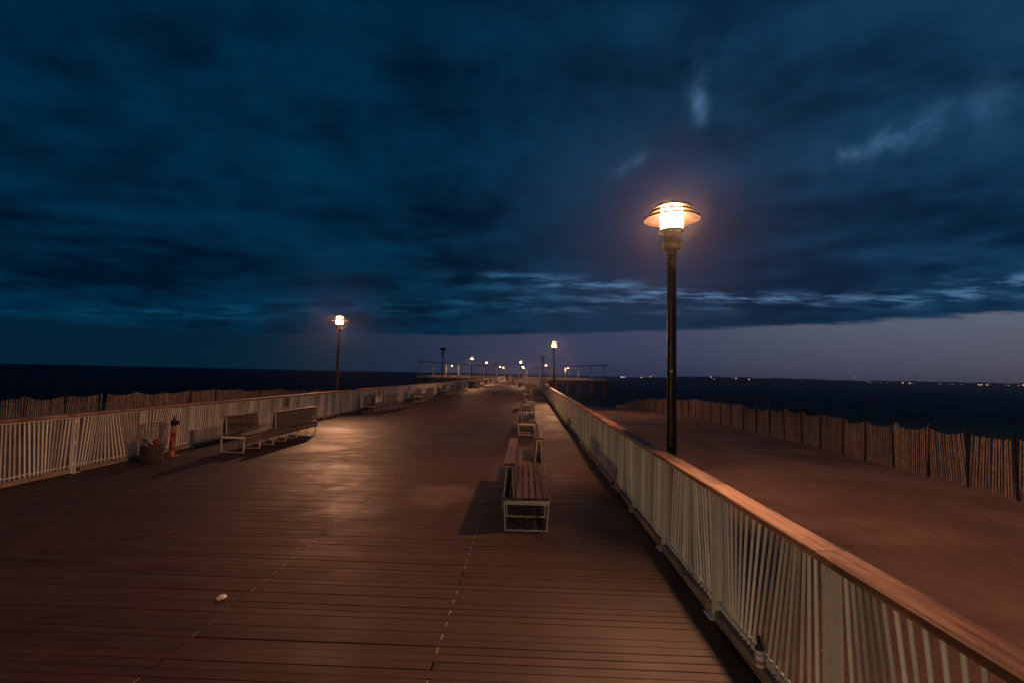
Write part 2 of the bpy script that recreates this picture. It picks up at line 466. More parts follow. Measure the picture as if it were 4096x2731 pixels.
# ------------------------------------------------------------------ mesh building
class MB:
    def __init__(s): s.v, s.f, s.sm, s.tone, s.mi = [], [], [], [], []

    def add(s, vs, fs, smooth_=False, tone=0.5, mi=0):
        o = len(s.v); s.v += [tuple(p) for p in vs]
        for f in fs:
            s.f.append([i + o for i in f]); s.sm.append(smooth_); s.tone.append(tone); s.mi.append(mi)
        return s

    def box(s, x0, x1, y0, y1, z0, z1, tone=0.5, mi=0, M_=None):
        vs = [(x0, y0, z0), (x1, y0, z0), (x1, y1, z0), (x0, y1, z0), (x0, y0, z1), (x1, y0, z1), (x1, y1, z1), (x0, y1, z1)]
        if M_ is not None: vs = [tuple(M_ @ Vector(p)) for p in vs]
        return s.add(vs, [(0, 3, 2, 1), (4, 5, 6, 7), (0, 1, 5, 4), (1, 2, 6, 5), (2, 3, 7, 6), (3, 0, 4, 7)], False, tone, mi)

    def bbox(s, x0, x1, y0, y1, z0, z1, c=0.006, tone=0.5, mi=0):
        """box with its long (Y) top and bottom edges chamfered"""
        pr = [(x0 + c, z0), (x1 - c, z0), (x1, z0 + c), (x1, z1 - c), (x1 - c, z1), (x0 + c, z1), (x0, z1 - c), (x0, z0 + c)]
        vs = [(x, y0, z) for x, z in pr] + [(x, y1, z) for x, z in pr]
        fs = [tuple(range(8)), tuple(range(15, 7, -1))]
        for i in range(8): fs.append((i, i + 8, (i + 1) % 8 + 8, (i + 1) % 8))
        return s.add(vs, fs, False, tone, mi)

    def beam(s, p0, p1, w, h, up=(0, 0, 1), tone=0.5, mi=0):
        p0, p1 = Vector(p0), Vector(p1); d = (p1 - p0).normalized(); u = Vector(up)
        if abs(d.dot(u)) > 0.98: u = Vector((0, 1, 0))
        a = d.cross(u).normalized(); b = a.cross(d).normalized()
        vs = []
        for p in (p0, p1):
            for i, j in ((-1, -1), (1, -1), (1, 1), (-1, 1)): vs.append(p + a * (i * w / 2) + b * (j * h / 2))
        return s.add(vs, [(3, 2, 1, 0), (4, 5, 6, 7), (0, 1, 5, 4), (1, 2, 6, 5), (2, 3, 7, 6), (3, 0, 4, 7)], False, tone, mi)

    def tube(s, p0, p1, r0, r1=None, n=8, caps=True, tone=0.5, mi=0):
        r1 = r0 if r1 is None else r1
        p0, p1 = Vector(p0), Vector(p1); d = (p1 - p0).normalized()
        u = Vector((0, 0, 1)) if abs(d.z) < 0.9 else Vector((0, 1, 0))
        a = d.cross(u).normalized(); b = a.cross(d).normalized()
        vs = []
        for p, r in ((p0, r0), (p1, r1)):
            for i in range(n):
                an = 2 * math.pi * i / n
                vs.append(p + a * (r * math.cos(an)) + b * (r * math.sin(an)))
        s.add(vs, [(i, (i + 1) % n, (i + 1) % n + n, i + n) for i in range(n)], True, tone, mi)
        if caps:
            s.add(vs, [tuple(range(n - 1, -1, -1)), tuple(range(n, 2 * n))], False, tone, mi)
        return s

    def lathe(s, prof, n=24, c=(0, 0, 0), close=False, sm=True, tone=0.5, mi=0, flute=0.0):
        vs = []
        for r, z in prof:
            for i in range(n):
                an = 2 * math.pi * i / n
                rr = r * (1 - flute * (i % 2))
                vs.append((c[0] + rr * math.cos(an), c[1] + rr * math.sin(an), c[2] + z))
        k = len(prof); fs = []
        for j in range(k if close else k - 1):
            a, b = j * n, ((j + 1) % k) * n
            for i in range(n):
                fs.append((a + i, a + (i + 1) % n, b + (i + 1) % n, b + i))
        s.add(vs, fs, sm, tone, mi)
        if not close:
            if prof[0][0] > 1e-6: s.add(vs[:n], [tuple(range(n - 1, -1, -1))], False, tone, mi)
            if prof[-1][0] > 1e-6: s.add(vs[-n:], [tuple(range(n))], False, tone, mi)
        return s

    def build(s, name, mats, parent=None):
        me = bpy.data.meshes.new(name)
        me.from_pydata(s.v, [], s.f)
        for m in (mats if isinstance(mats, (list, tuple)) else [mats]): me.materials.append(m)
        me.polygons.foreach_set('use_smooth', s.sm)
        me.polygons.foreach_set('material_index', s.mi)
        at = me.attributes.new('tone', 'FLOAT', 'FACE')
        at.data.foreach_set('value', s.tone)
        me.update()
        o = bpy.data.objects.new(name, me); COL.objects.link(o)
        if parent is not None: o.parent = parent
        return o


def tag(o, label=None, cat=None, group=None, kind=None):
    if label: o['label'] = label
    if cat: o['category'] = cat
    if group: o['group'] = group
    if kind: o['kind'] = kind
    return o


def empty(name, loc, rz=0.0):
    o = bpy.data.objects.new(name, None); COL.objects.link(o)
    o.empty_display_size = 0.2
    o.location = loc; o.rotation_euler = (0, 0, rz)
    return o


def kids(o): return [c for c in bpy.data.objects if c.parent == o]


def copy_tree(o, parent=None):
    c = o.copy(); COL.objects.link(c); c.parent = parent
    for ch in kids(o): copy_tree(ch, c)
    return c


# ------------------------------------------------------------------ layout constants
DECK_L, DECK_R, DECK_END = -8.42, 1.70, 81.0      # the wide part
NAR_R = -1.75                                     # right edge of the narrow part
HEAD_Y0, HEAD_Y1, HEAD_L, HEAD_R, HEAD_Z = 185.0, 192.0, -41.3, 29.4, 0.12
SEA_Z = -5.0


def lerp_pts(pts, x):
    if x <= pts[0][0]: return pts[0][1]
    for (a, b), (c, d) in zip(pts, pts[1:]):
        if x <= c: return b + (d - b) * (x - a) / (c - a)
    return pts[-1][1]


NEAR_P = [(-40, -.38), (8, -.38), (22, -.44), (31, -.55), (38, -.80), (55, -1.55), (69, -2.3), (90, -3.5), (106, -4.4), (118, -5.1), (140, -6.5)]
FAR_P = [(-40, -.42), (14, -.46), (22, -.58), (31, -.98), (40, -1.60), (55, -2.45), (70, -3.35), (90, -4.4), (103, -5.0), (125, -6.2), (140, -7)]


def sand_z(x, y):
    a, b = lerp_pts(NEAR_P, y), lerp_pts(FAR_P, y)
    k = min(1, max(0, (abs(x + 3.3) - 15.0) / 7.0)); k = k * k * (3 - 2 * k)
    z = a * (1 - k) + b * k
    am = 0.05 if y < 60 else 0.02
    z += am * (math.sin(x * .9 + 1.3 * math.sin(y * .33)) * math.cos(y * .55 + .7 * math.sin(x * .41)) - .2 * math.sin(x * 2.3 + y * 1.7))
    # low hump of drifted sand beside the right-hand fence
    z += 0.10 * math.exp(-(((x - 7.3) / 1.7) ** 2 + ((y - 12.5) / 3.2) ** 2))
    if DECK_L - .6 < x < DECK_R + .5: z -= 0.18
    return z


# ------------------------------------------------------------------ setting: sand, sea, far shore
_rs = random.Random(19)
PRINTS = []
for (tx, ty, ta, n) in ((2.6, 1.5, 1.25, 30), (9.0, 4.0, 1.75, 34), (3.5, 12.0, .75, 14), (2.4, 6.0, .55, 13), (8.6, 8.0, 2.6, 12), (4.2, 20.0, 1.5, 16), (6.0, 3.0, 1.5, 22)):
    for k in range(n):
        ta += _rs.uniform(-.10, .10); tx += .62 * math.cos(ta); ty += .62 * math.sin(ta)
        sd = .12 if k % 2 else -.12
        PRINTS.append((tx - sd * math.sin(ta), ty + sd * math.cos(ta), _rs.uniform(.10, .15), _rs.uniform(.020, .045)))
for k in range(140):
    PRINTS.append((_rs.uniform(2.1, 9.6), _rs.uniform(1, 26), _rs.uniform(.10, .22), _rs.uniform(.012, .035)))
_cell = {}
for q in PRINTS:
    for i in (-1, 0, 1):
        for j in (-1, 0, 1): _cell.setdefault((int(q[0] // .6) + i, int(q[1] // .6) + j), []).append(q)


def prints(x, y):
    d = 0.0
    for (a, b, rr, dp) in _cell.get((int(x // .6), int(y // .6)), ()):
        k = ((x - a) ** 2 + (y - b) ** 2) / (rr * rr)
        if k < 9: d += .6 * dp * (-math.exp(-k * 1.6) + .55 * math.exp(-(math.sqrt(k) - 1.5) ** 2 * 5))
    return d


def build_sand():
    xs = sorted(set([round(-60 + 3 * i, 2) for i in range(0, 14)] + [round(-20 + .4 * i, 2) for i in range(0, 55)] + [round(2.0 + .11 * i, 3) for i in range(0, 74)] + [round(10.4 + .4 * i, 2) for i in range(0, 20)] + [round(18.4 + 2.5 * i, 2) for i in range(0, 61)]))
    ys = sorted(set([-30, -22, -15, -10, -7, -5] + [round(-3 + .4 * i, 2) for i in range(0, 9)] + [round(.5 + .11 * i, 3) for i in range(0, 216)] + [round(24.4 + .4 * i, 2) for i in range(0, 14)] + [round(30.2 + 1.5 * i, 2) for i in range(0, 74)]))
    mb = MB(); nx = len(xs)
    vs = [(x, y, sand_z(x, y) + prints(x, y)) for y in ys for x in xs]
    fs = [(j * nx + i, j * nx + i + 1, (j + 1) * nx + i + 1, (j + 1) * nx + i) for j in range(len(ys) - 1) for i in range(nx - 1)]
    mb.add(vs, fs, True)
    tag(mb.build('beach', M['sand']), kind='structure')


build_sand()
sea = MB()
_ys = [-400, 0, 60, 100, 150, 220, 400, 900, 3000, 9000, 30000]
_xs = [-30000, -9000, -2000, -500, -150, 0, 150, 500, 2000, 9000, 30000]
sea.add([(x, y, SEA_Z) for y in _ys for x in _xs],
        [(j * 11 + i, j * 11 + i + 1, (j + 1) * 11 + i + 1, (j + 1) * 11 + i) for j in range(10) for i in range(10)])
tag(sea.build('sea', M['sea']), kind='structure')


def build_shore():
    rnd = random.Random(3)
    mb = MB(); n = 260; vs = []
    X0, X1, Y0 = 1150.0, 9500.0, 5000.0; K = .18
    for i in range(n + 1):
        u = i / n; x = X0 + (X1 - X0) * u
        prof = [(1150, 2), (1450, 12), (1650, 25), (2200, 25), (2700, 23), (3050, 15), (3500, 21), (4200, 22), (5200, 20), (9500, 30)]
        h = lerp_pts(prof, x) + 2.2 * math.sin(x * .021) + 1.5 * math.sin(x * .057 + 1) + rnd.uniform(-1.0, 1.0)
        y = Y0 - (x - 1150) * .12
        up = 1.95 - SEA_Z - 1.3
        vs += [(x * K, y * K, SEA_Z - .5), (x * K, (y + 40) * K, SEA_Z + up + max(1, h) * .6 * K), (x * K, (y + 220) * K, SEA_Z + up + max(1.5, h) * K), (x * K, (y + 900) * K, SEA_Z - .5)]
    fs = []
    for i in range(n):
        for j in range(3): fs.append((i * 4 + j, (i + 1) * 4 + j, (i + 1) * 4 + j + 1, i * 4 + j + 1))
    mb.add(vs, fs, False)
    tag(mb.build('far_shore_hills', M['land']), kind='structure')


build_shore()


# ------------------------------------------------------------------ setting: pier deck of separate planks
def build_deck():
    rnd = random.Random(11)
    mb = MB(); jm = MB(); gap = 0.0046; th = 0.05
    row = 0; y = -4.0
    while y < HEAD_Y0 - 0.05:
        left = DECK_L; right = DECK_R if y < DECK_END else NAR_R
        off = -0.6 if row % 2 else -2.4
        cuts = [left]
        k = off - 3.6 * 4
        while k < min(right - .3, .3):
            if k > left + .3: cuts.append(k)
            k += 3.6
        cuts.append(right)
        far = y > 60
        for a, b in zip(cuts, cuts[1:]):
            g = 0.0 if far else 0.006
            dz = 0 if far else rnd.uniform(-.0025, .0025)
            j = 0 if far else rnd.uniform(-.0012, .0012)
            xa = a + (g if a > left + .01 else rnd.uniform(-.01, .01)); xb = b - (g if b < right - .01 else rnd.uniform(-.01, .01))
            gp = gap if far else rnd.choice((.0030, .0034, .0038, .0042, .0048))
            y0, y1, z0, z1 = y + j, y + PITCH - gp + j, -th + dz, dz
            c = 0.0022
            if not far and a > left + .01 and rnd.random() < .82:
                jm.box(a - .0056, a + .0056, y0 + .004, y1 - .004, -.03, -.0035 + dz)
            vs = [(xa, y0, z0), (xb, y0, z0), (xb, y1, z0), (xa, y1, z0),
                  (xa, y0, z1 - c), (xb, y0, z1 - c), (xb, y1, z1 - c), (xa, y1, z1 - c),
                  (xa, y0 + c, z1), (xb, y0 + c, z1), (xb, y1 - c, z1), (xa, y1 - c, z1)]
            fs = [(0, 1, 5, 4), (1, 2, 6, 5), (2, 3, 7, 6), (3, 0, 4, 7), (4, 5, 9, 8), (5, 6, 10, 9), (6, 7, 11, 10), (7, 4, 8, 11), (8, 9, 10, 11)]
            mb.add(vs, fs, False, min(1, max(0, rnd.gauss(.5, .2))))
        y += PITCH; row += 1
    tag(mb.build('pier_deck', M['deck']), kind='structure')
    tag(jm.build('deck_joint_sand', M['joint']), kind='structure')
    # the joists and edge beams that carry the planks
    fb = MB()
    for x in (-8.36, -7.8, -6.0, -4.2, -2.4, -0.6, 1.62):
        y1 = HEAD_Y0 if x < NAR_R else DECK_END
        fb.box(x - .06, x + .06, -4, y1, -.34, -.056, 0.5)
    fb.box(1.72, 1.80, -4, DECK_END, -.36, -.075, 0.8)
    fb.box(-8.52, -8.44, -4, HEAD_Y0, -.36, -.075, 0.6)
    fb.box(NAR_R + .02, NAR_R + .10, DECK_END + .1, HEAD_Y0, -.36, -.07, .5)
    for i in range(48):
        yy = -3 + i * 4.0
        fb.box(DECK_L, (DECK_R if yy < DECK_END else NAR_R), yy, yy + .25, -.62, -.345, .4)
    tag(fb.build('deck_beams', M['beam']), kind='structure')
    # small platform beside the narrow part and the cross head of the pier
    pb = MB()
    pb.box(NAR_R + .1, 4.5, 105, 118, -.30, -.004)
    tag(pb.build('side_platform_deck', M['deck']), kind='structure')
    hb = MB()
    hb.box(HEAD_L, HEAD_R, HEAD_Y0, HEAD_Y1, HEAD_Z - .15, HEAD_Z - .002)
    hb.box(HEAD_L + .1, HEAD_R - .1, HEAD_Y0 + .15, HEAD_Y0 + .5, HEAD_Z - .75, HEAD_Z - .15)
    hb.box(HEAD_L + .1, HEAD_R - .1, HEAD_Y1 - .5, HEAD_Y1 - .15, HEAD_Z - .75, HEAD_Z - .15)
    tag(hb.build('pier_head_deck', M['beam']), kind='structure')


build_deck()


# ------------------------------------------------------------------ railings
def tilt_fn(seed):
    rnd = random.Random(seed)
    ph = [rnd.uniform(0, 6.28) for _ in range(3)]
    return lambda y: (.078 * math.sin(2 * math.pi * y / 2.9 + ph[0]) + .058 * math.sin(2 * math.pi * y / 1.75 + ph[1]) + .02 * math.sin(2 * math.pi * y / 5.3 + ph[2]))


def railing(label, x, y_first, y0, y1, inward, seed, step=1.6, nbar=20, fine=True):
    """railing along Y; posts stand at y_first + k*step"""
    rnd = random.Random(seed); tf = tilt_fn(seed)
    root = empty('pier_railing', (x, y0, 0)); tag(root, label, 'railing', 'cream picket railings along the pier')
    k0 = math.ceil((y0 - y_first) / step - 1e-6); k1 = math.floor((y1 - y_first) / step + 1e-6)
    for k in range(k0, k1 + 1):
        y = y_first + k * step - y0
        p = MB()
        for q in (-.033, .033):                                          # twin flat posts bolted together
            p.box(-.024, .024, y + q - .017, y + q + .017, .012, 1.018)
        for z in (.16, .55, .93):
            p.box(-.018, .018, y - .016, y + .016, z - .03, z + .03)
            p.tube((-.034, y - .033, z), (.034, y - .033, z), .008, .008, 6); p.tube((-.034, y + .033, z), (.034, y + .033, z), .008, .008, 6)
        p.box(-.085, .085, y - .075, y + .075, 0.001, .0115)           # foot plate
        p.build('post', M['paint'], root)
        if k < k1:
            a, b = y + .0, y + step
            h = MB()
            dz, dxx = rnd.uniform(-.002, .002), rnd.uniform(-.003, .003)
            h.bbox(-.085 + dxx, .085 + dxx, a + .0035, b - .0035, 1.022 + dz, 1.070 + dz, .007, rnd.uniform(.1, .9))
            h.build('handrail', M['rail'], root)
            b_ = MB()
            b_.box(-.020, .020, a + .056, b - .056, .990, 1.002)        # flat bars that hold the pickets
            b_.box(-.020, .020, a + .056, b - .056, .130, .142)
            na = nbar
            for i in range(na):
                s = (i + .5) / na; yc = a + .09 + (step - .18) * s + .022 * math.sin(7.1 * (a + y0) + 6.283 * s * 1.5)
                ed = min(1, min(s, 1 - s) * 5)
                t = tf(yc + y0) * (0.35 + .65 * ed)
                yt = min(b - .075, max(a + .075, yc + t)); yb = min(b - .075, max(a + .075, yc - t))
                if fine:
                    tn = .5 + .20 * math.sin(2 * math.pi * (yc + y0) / .83 + seed) + .14 * math.sin(2 * math.pi * (yc + y0) / .37 + 2) + rnd.uniform(-.18, .18)  # waves paint light and dark bands along the rail; random part is wear
                    b_.tube((rnd.uniform(-.003, .003), yb, .085), (rnd.uniform(-.003, .003), yt, 1.0), .0108, .0108, 8, True, tone=min(1, max(0, tn)))
                else:
                    b_.tube((0, yb, .10), (0, yt, 1.0), .013, .013, 4, False)
            b_.build('picket_panel', M['paint'], root)
            kb = MB()
            xo = inward * .03
            kb.bbox(min(xo - .028, xo + .028), max(xo - .028, xo + .028), a + .11, b - .11, .006 + rnd.uniform(0, .006), .083 + rnd.uniform(0, .008), .006, rnd.uniform(.3, .8))
            kb.box(xo - .034, xo + .034, a + .088, a + .108, .0015, .075, .3)
            kb.build('kerb_board', M['kerb'], root)
    return root


RAIL_R, RAIL_L = 1.59, -8.20
railing('cream picket railing with brown handrail along the right edge by the sand', RAIL_R, 2.74, -3.7, DECK_END - .2, -1, 5)
railing('cream picket railing along the left edge, behind the bin and the nearest left bench', RAIL_L, 9.0, -3.9, 90.3, 1, 8)
railing('distant picket railing carrying on along the left edge out to the pier head', RAIL_L, 92.3, 92.3, HEAD_Y0 - .4, 1, 9, 3.2, 30, False)
railing('distant picket railing along the right edge of the narrow far walkway', NAR_R - .12, 83.0, 83.0, 104.3, -1, 10, 1.6, 17, False)


def cross_railing(label, y, x0, x1, z, step, name='pier_railing'):
    n = max(1, round((x1 - x0) / step)); st = (x1 - x0) / n
    root = empty(name, (x0, y, z)); tag(root, label, 'railing', 'cream picket railings along the pier')
    for k in range(n + 1):
        MB().box(k * st - .07, k * st + .07, -.06, .06, .002, 1.02).build('post', M['paint'], root)
        if k < n:
            a, b = k * st, (k + 1) * st
            MB().bbox(-.085, .085, a, b, 1.022, 1.072, .006, random.uniform(.3, .7)).build('handrail', M['rail'], root)
            o = root.children[-1] if root.children else None
            p = MB(); p.box(a + .08, b - .08, -.02, .02, .985, 1.0); p.box(a + .08, b - .08, -.02, .02, .10, .12)
            m = int(st / .09)
            for i in range(m):
                xx = a + .1 + (st - .2) * (i + .5) / m
                p.tube((xx - .03 * math.sin(i * .5), 0, .10), (xx + .03 * math.sin(i * .5), 0, .99), .014, .014, 4, False)
            p.build('picket_panel', M['paint'], root)
    # handrail boards were laid along Y: turn them to X
    for c in kids(root):
        if c.name.startswith('handrail'):
            c.rotation_euler = (0, 0, R(-90))
    return root


cross_railing('short picket railing closing the end of the wide deck behind the right benches', DECK_END - .1, NAR_R - .1, RAIL_R - .1, 0, 1.65)
cross_railing('picket railing facing us along the small side platform on the right', 117.6, NAR_R + .2, 4.4, 0, 1.6)
cross_railing('long picket railing along the near side of the pier head, left arm', HEAD_Y0 + .12, HEAD_L + .1, -8.5, HEAD_Z, 2.6)
cross_railing('long picket railing along the near side of the pier head, right arm', HEAD_Y0 + .12, -1.6, HEAD_R - .1, HEAD_Z, 2.6)
cross_railing('far picket railing along the seaward side of the pier head', HEAD_Y1 - .15, HEAD_L + .1, HEAD_R - .1, HEAD_Z, 3.2)


# ------------------------------------------------------------------ lamp posts
def make_lamp(lit, height=4.25, foot=-0.55):
    """lamp whose glass centre is `height` above its origin"""
    root = empty('lamp_post', (0, 0, 0))
    H = height
    p = MB()
    p.lathe([(.074, foot), (.072, 0), (.064, H - .62)], 28, flute=.055)
    p.build('pole', M['bronze'], root)
    c = MB()
    c.lathe([(.066, H - .62), (.078, H - .615), (.078, H - .60), (.060, H - .59), (.062, H - .565), (.068, H - .56), (.068, H - .55), (.060, H - .545), (.060, H - .515),
             (.070, H - .51), (.070, H - .495), (.125, H - .485), (.138, H - .475), (.138, H - .40), (.128, H - .39), (.132, H - .38), (.132, H - .33), (.122, H - .315),
             (.118, H - .26), (.150, H - .235), (.184, H - .225), (.184, H - .200), (.150, H - .195)], 28)
    hs = c.build('ballast_housing', M['bronze'], root)
    MB().lathe([(.152, H - .194), (.152, H + .150)], 28, sm=True).build('lamp_glass', M['lit'] if lit else M['clear'], root)
    # stacked ring shades: each a shallow cone with real thickness
    for (ro, ri, zo, zi) in ((.397, .170, H - .035, H + .040), (.318, .168, H + .052, H + .104), (.276, .166, H + .126, H + .156)):
        MB().lathe([(ro, zo - .013), (ro, zo + .013), (ri, zi + .010), (ri, zi), (ro - .012, zo + .002), (ro - .008, zo - .013)], 40, close=True).build('ring_shade', M['shade'], root)
    MB().lathe([(.205, H + .1675), (.200, H + .176), (.15, H + .188), (.08, H + .197), (.03, H + .200), (.0, H + .2005)], 32).build('cap', M['bronze'], root)
    s = MB()
    for i in range(4):
        a = math.pi / 4 + i * math.pi / 2
        s.tube((.160 * math.cos(a), .160 * math.sin(a), H - .200), (.160 * math.cos(a), .160 * math.sin(a), H + .1675), .007, .007, 6)
    s.build('strut', M['bronze'], root)
    if lit:
        ld = bpy.data.lights.new('lamp_bulb', 'POINT'); ld.energy = LAMP_POWER; ld.color = LAMP_COL; ld.shadow_soft_size = .12
        lo = bpy.data.objects.new('lamp_bulb', ld); COL.objects.link(lo); lo.parent = root; lo.location = (0, 0, H + .025)
    else:
        b = MB(); b.lathe([(.02, H - .18), (.035, H - .12), (.03, H - .02), (.045, H + .05), (.02, H + .10), (0, H + .11)], 12)
        b.build('bulb', M['label'], root)
    return root


def bracket(root, dx_):
    """steel arm that ties the pole to the deck edge beam, dx_ metres away along X"""
    b = MB(); b.box(min(0, dx_), max(0, dx_), -.05, .05, -.30, -.16); b.lathe([(.095, -.33), (.095, -.13)], 16)
    b.build('mounting_bracket', M['bronze'], root)


LAMPS = [  # x, y, z, lit, label
    (2.03, 7.23, 0, 1, 'tall nearest lit lamp post rising from the sand behind the right railing'),
    (-8.80, 23.1, 0, 1, 'lit lamp post standing alone on the left, behind the left railing'),
    (1.93, 38.2, 0, 1, 'second lit lamp post behind the right railing, above the row of benches'),
    (-8.52, 50.0, 0, 0, 'unlit dark lamp post on the left with its shade silhouetted on the sky'),
    (1.93, 68.0, 0, 0, 'unlit dark lamp post beside the second lit lamp post on the right'),
    (-8.52, 76.0, 0, 1, 'lit lamp post on the left, first beyond the unlit left one'),
    (-8.52, 102.3, 0, 1, 'lit lamp post on the left, second beyond the unlit left one'),
    (-8.52, 127.0, 0, 0, 'small unlit lamp post far along the left railing near the pier head'),
    (-8.52, 152.5, 0, 1, 'small lit lamp post beside the far unlit one on the left'),
    (-8.52, 173.0, 0, 1, 'farthest small lit lamp post along the left railing'),
    (-1.38, 92.8, 0, 1, 'lit lamp post right of the narrow walkway with a dark bin near it'),
    (-1.60, 144.0, 0, 1, 'upper of two far lamps that nearly overlap at the right of the walkway'),
    (-1.60, 174.7, 0, 1, 'lower of two far lamps that nearly overlap at the right of the walkway'),
    (4.05, 116.2, 0, 1, 'lit lamp post on the small side platform right of the unlit lamp'),
    (14.62, 187.0, .45, 1, 'small lit lamp post on the right arm of the pier head'),
    (-28.3, 187.0, .45, 1, 'small lit lamp post on the left arm of the pier head'),

]
lamp_lit, lamp_dark = make_lamp(True), make_lamp(False)
_used = set()
for (lx, ly, lz, on, lab) in LAMPS:
    src = lamp_lit if on else lamp_dark
    o = src if on not in _used else copy_tree(src)
    _used.add(on)
    o.location = (lx, ly, lz); o.rotation_euler = (0, 0, (lx * 7 + ly) % 1.5)
    tag(o, lab, 'lamp post', 'lamp posts along the pier')
for k, (lx, ly, lab) in enumerate(((2.4, -15.0, 'lit boardwalk lamp post behind the viewpoint on the right'), (-13.0, -12.0, 'lit boardwalk lamp post behind the viewpoint on the left'))):
    o = copy_tree(lamp_lit); o.location = (lx, ly, 0); tag(o, lab, 'lamp post', 'lamp posts along the pier')
    for c in kids(o):
        if c.name.startswith('lamp_glass'):
            c.data = c.data.copy(); c.data.materials[0] = M['litback']
        if c.type == 'LIGHT':
            c.data = c.data.copy(); c.data.color = BACK_COL; c.data.energy = LAMP_POWER * (3.0 if k else 0.25)
st = MB(); st.box(-.02, .02, -.0775, -.0765, 2.02, 2.06)
_near = lamp_lit
so = st.build('sticker', M['sticker'], _near); so.rotation_euler = (0, 0, -_near.rotation_euler.z - R(20))


# ------------------------------------------------------------------ benches
def make_bench():
    """origin at the near end, runs along +Y; long back on the left side first, short back on the right side after it"""
    root = empty('slatted_bench', (0, 0, 0)); L = 3.92; rnd = random.Random(4)
    seat = MB(); n = 7; w = .083
    for i in range(n):
        x = -.29 + .0 + i * (.58 - w) / (n - 1)
        for (a, b) in ((0, 1.94), (1.946, L)):
            seat.bbox(x, x + w - .017, a, b, .372, .408, .004, rnd.uniform(.2, .8))
    seat.build('seat', M['bench'], root)
    for sx in (-1, 1):
        sb = MB()
        for (z0, z1) in ((.300, .366), (.222, .288)):
            xa, xb = sorted((sx * .288, sx * .318))
            for (a, b) in ((-.01, 1.94), (1.946, L + .01)):
                sb.bbox(xa, xb, a, b, z0, z1, .004, rnd.uniform(.2, .8))
        sb.build('side_board', M['bench'], root)
    for (sx, y0, y1) in ((-1, .0, 2.5), (1, 2.56, L)):
        bk = MB(); c = sx * .222
        # two-faced backrest: slats on both sloping faces and two cap boards
        zs = [.424 + i * .062 for i in range(6)]
        for f in (-1, 1):
            for z in zs:
                lo, hi = .088 - (z - .41) * .09, .088 - (z + .05 - .41) * .09
                vs = []
                for y in (y0 + .004, y1 - .004):
                    vs += [(c + f * (lo - .022), y, z), (c + f * lo, y, z), (c + f * hi, y, z + .050), (c + f * (hi - .022), y, z + .050)]
                fs = [(0, 1, 2, 3), (7, 6, 5, 4), (0, 4, 5, 1), (1, 5, 6, 2), (2, 6, 7, 3), (3, 7, 4, 0)]
                if f > 0: fs = [tuple(reversed(q)) for q in fs]
                bk.add(vs, fs, False, rnd.uniform(.15, .8))
        bk.bbox(c - .068, c - .004, y0 - .012, y1 + .012, .800, .832, .005, rnd.uniform(.3, .8))
        bk.bbox(c + .004, c + .068, y0 - .012, y1 + .012, .800, .832, .005, rnd.uniform(.3, .8))
        b = bk.build('backrest', M['bench'], root)
        k = max(2, round((y1 - y0) / .62) + 1)
        for i in range(k):
            fr = MB()
            y = y0 - .004 + (y1 - y0 + .008) * i / (k - 1)
            d = .006 if 0 < i < k - 1 else .010
            for f in (-1, 1):
                fr.beam((c + f * .062, y, .412), (c + f * .034, y, .790), .012, d * 2, (0, 1, 0))
            fr.box(c - .040, c + .040, y - d, y + d, .786, .798)
            fr.build('back_frame', M['steel'], b)
    ys = [-.006, .62, 1.26, 1.90, 2.56, 3.22, L + .006]
    for y in ys:
        lf = MB(); d = .020
        for f in (-1, 1):
            lf.beam((f * .258, y, .012), (f * .282, y, .370), .014, d * 2, (0, 1, 0))
            lf.box(*sorted((f * .268, f * .284)), y - d, y + d, .255, .33)
        lf.box(-.262, .262, y - d, y + d, .004, .016)
        lf.box(-.268, .268, y - .012, y + .012, .325, .369)
        for q in (-.19, -.06, .08, .19): lf.tube((q, y, .016), (q, y, .028), .009, .009, 6)
        lf.build('leg_frame', M['steel'], root)
    return root


BENCHES = [  # x, y, flipped, label
    (0.01, 6.43, 0, 'nearest slatted bench, seen end-on beside the right railing'),
    (-0.01, 16.4, 0, 'second slatted bench in the right row, behind the nearest one'),
    (0.05, 28.0, 0, 'third slatted bench in the right row'),
    (0.06, 39.2, 0, 'fourth slatted bench in the right row, small'),
    (0.06, 50.5, 0, 'fifth slatted bench in the right row, partly hidden'),
    (0.06, 61.8, 0, 'farthest slatted bench in the right row, before the cross railing'),
    (-6.78, 11.58, 1, 'long slatted bench by the left railing, next to the red standpipe'),
    (-7.14, 22.76, 1, 'second slatted bench by the left railing, in front of the lone lamp post'),
    (-7.24, 33.5, 1, 'third slatted bench by the left railing, with a wire bin behind it'),
    (-7.36, 45.1, 1, 'fourth slatted bench by the left railing, beside a small red standpipe'),
    (-7.38, 56.4, 1, 'fifth slatted bench by the left railing, before the drum seats'),
]
bench0 = make_bench()
for i, (bx, by, fl, lab) in enumerate(BENCHES):
    o = bench0 if i == 0 else copy_tree(bench0)
    o.location = (bx, by + (3.92 if fl else 0), .002); o.rotation_euler = (0, 0, math.pi if fl else R(.4))
    tag(o, lab, 'bench', 'slatted benches on the pier')


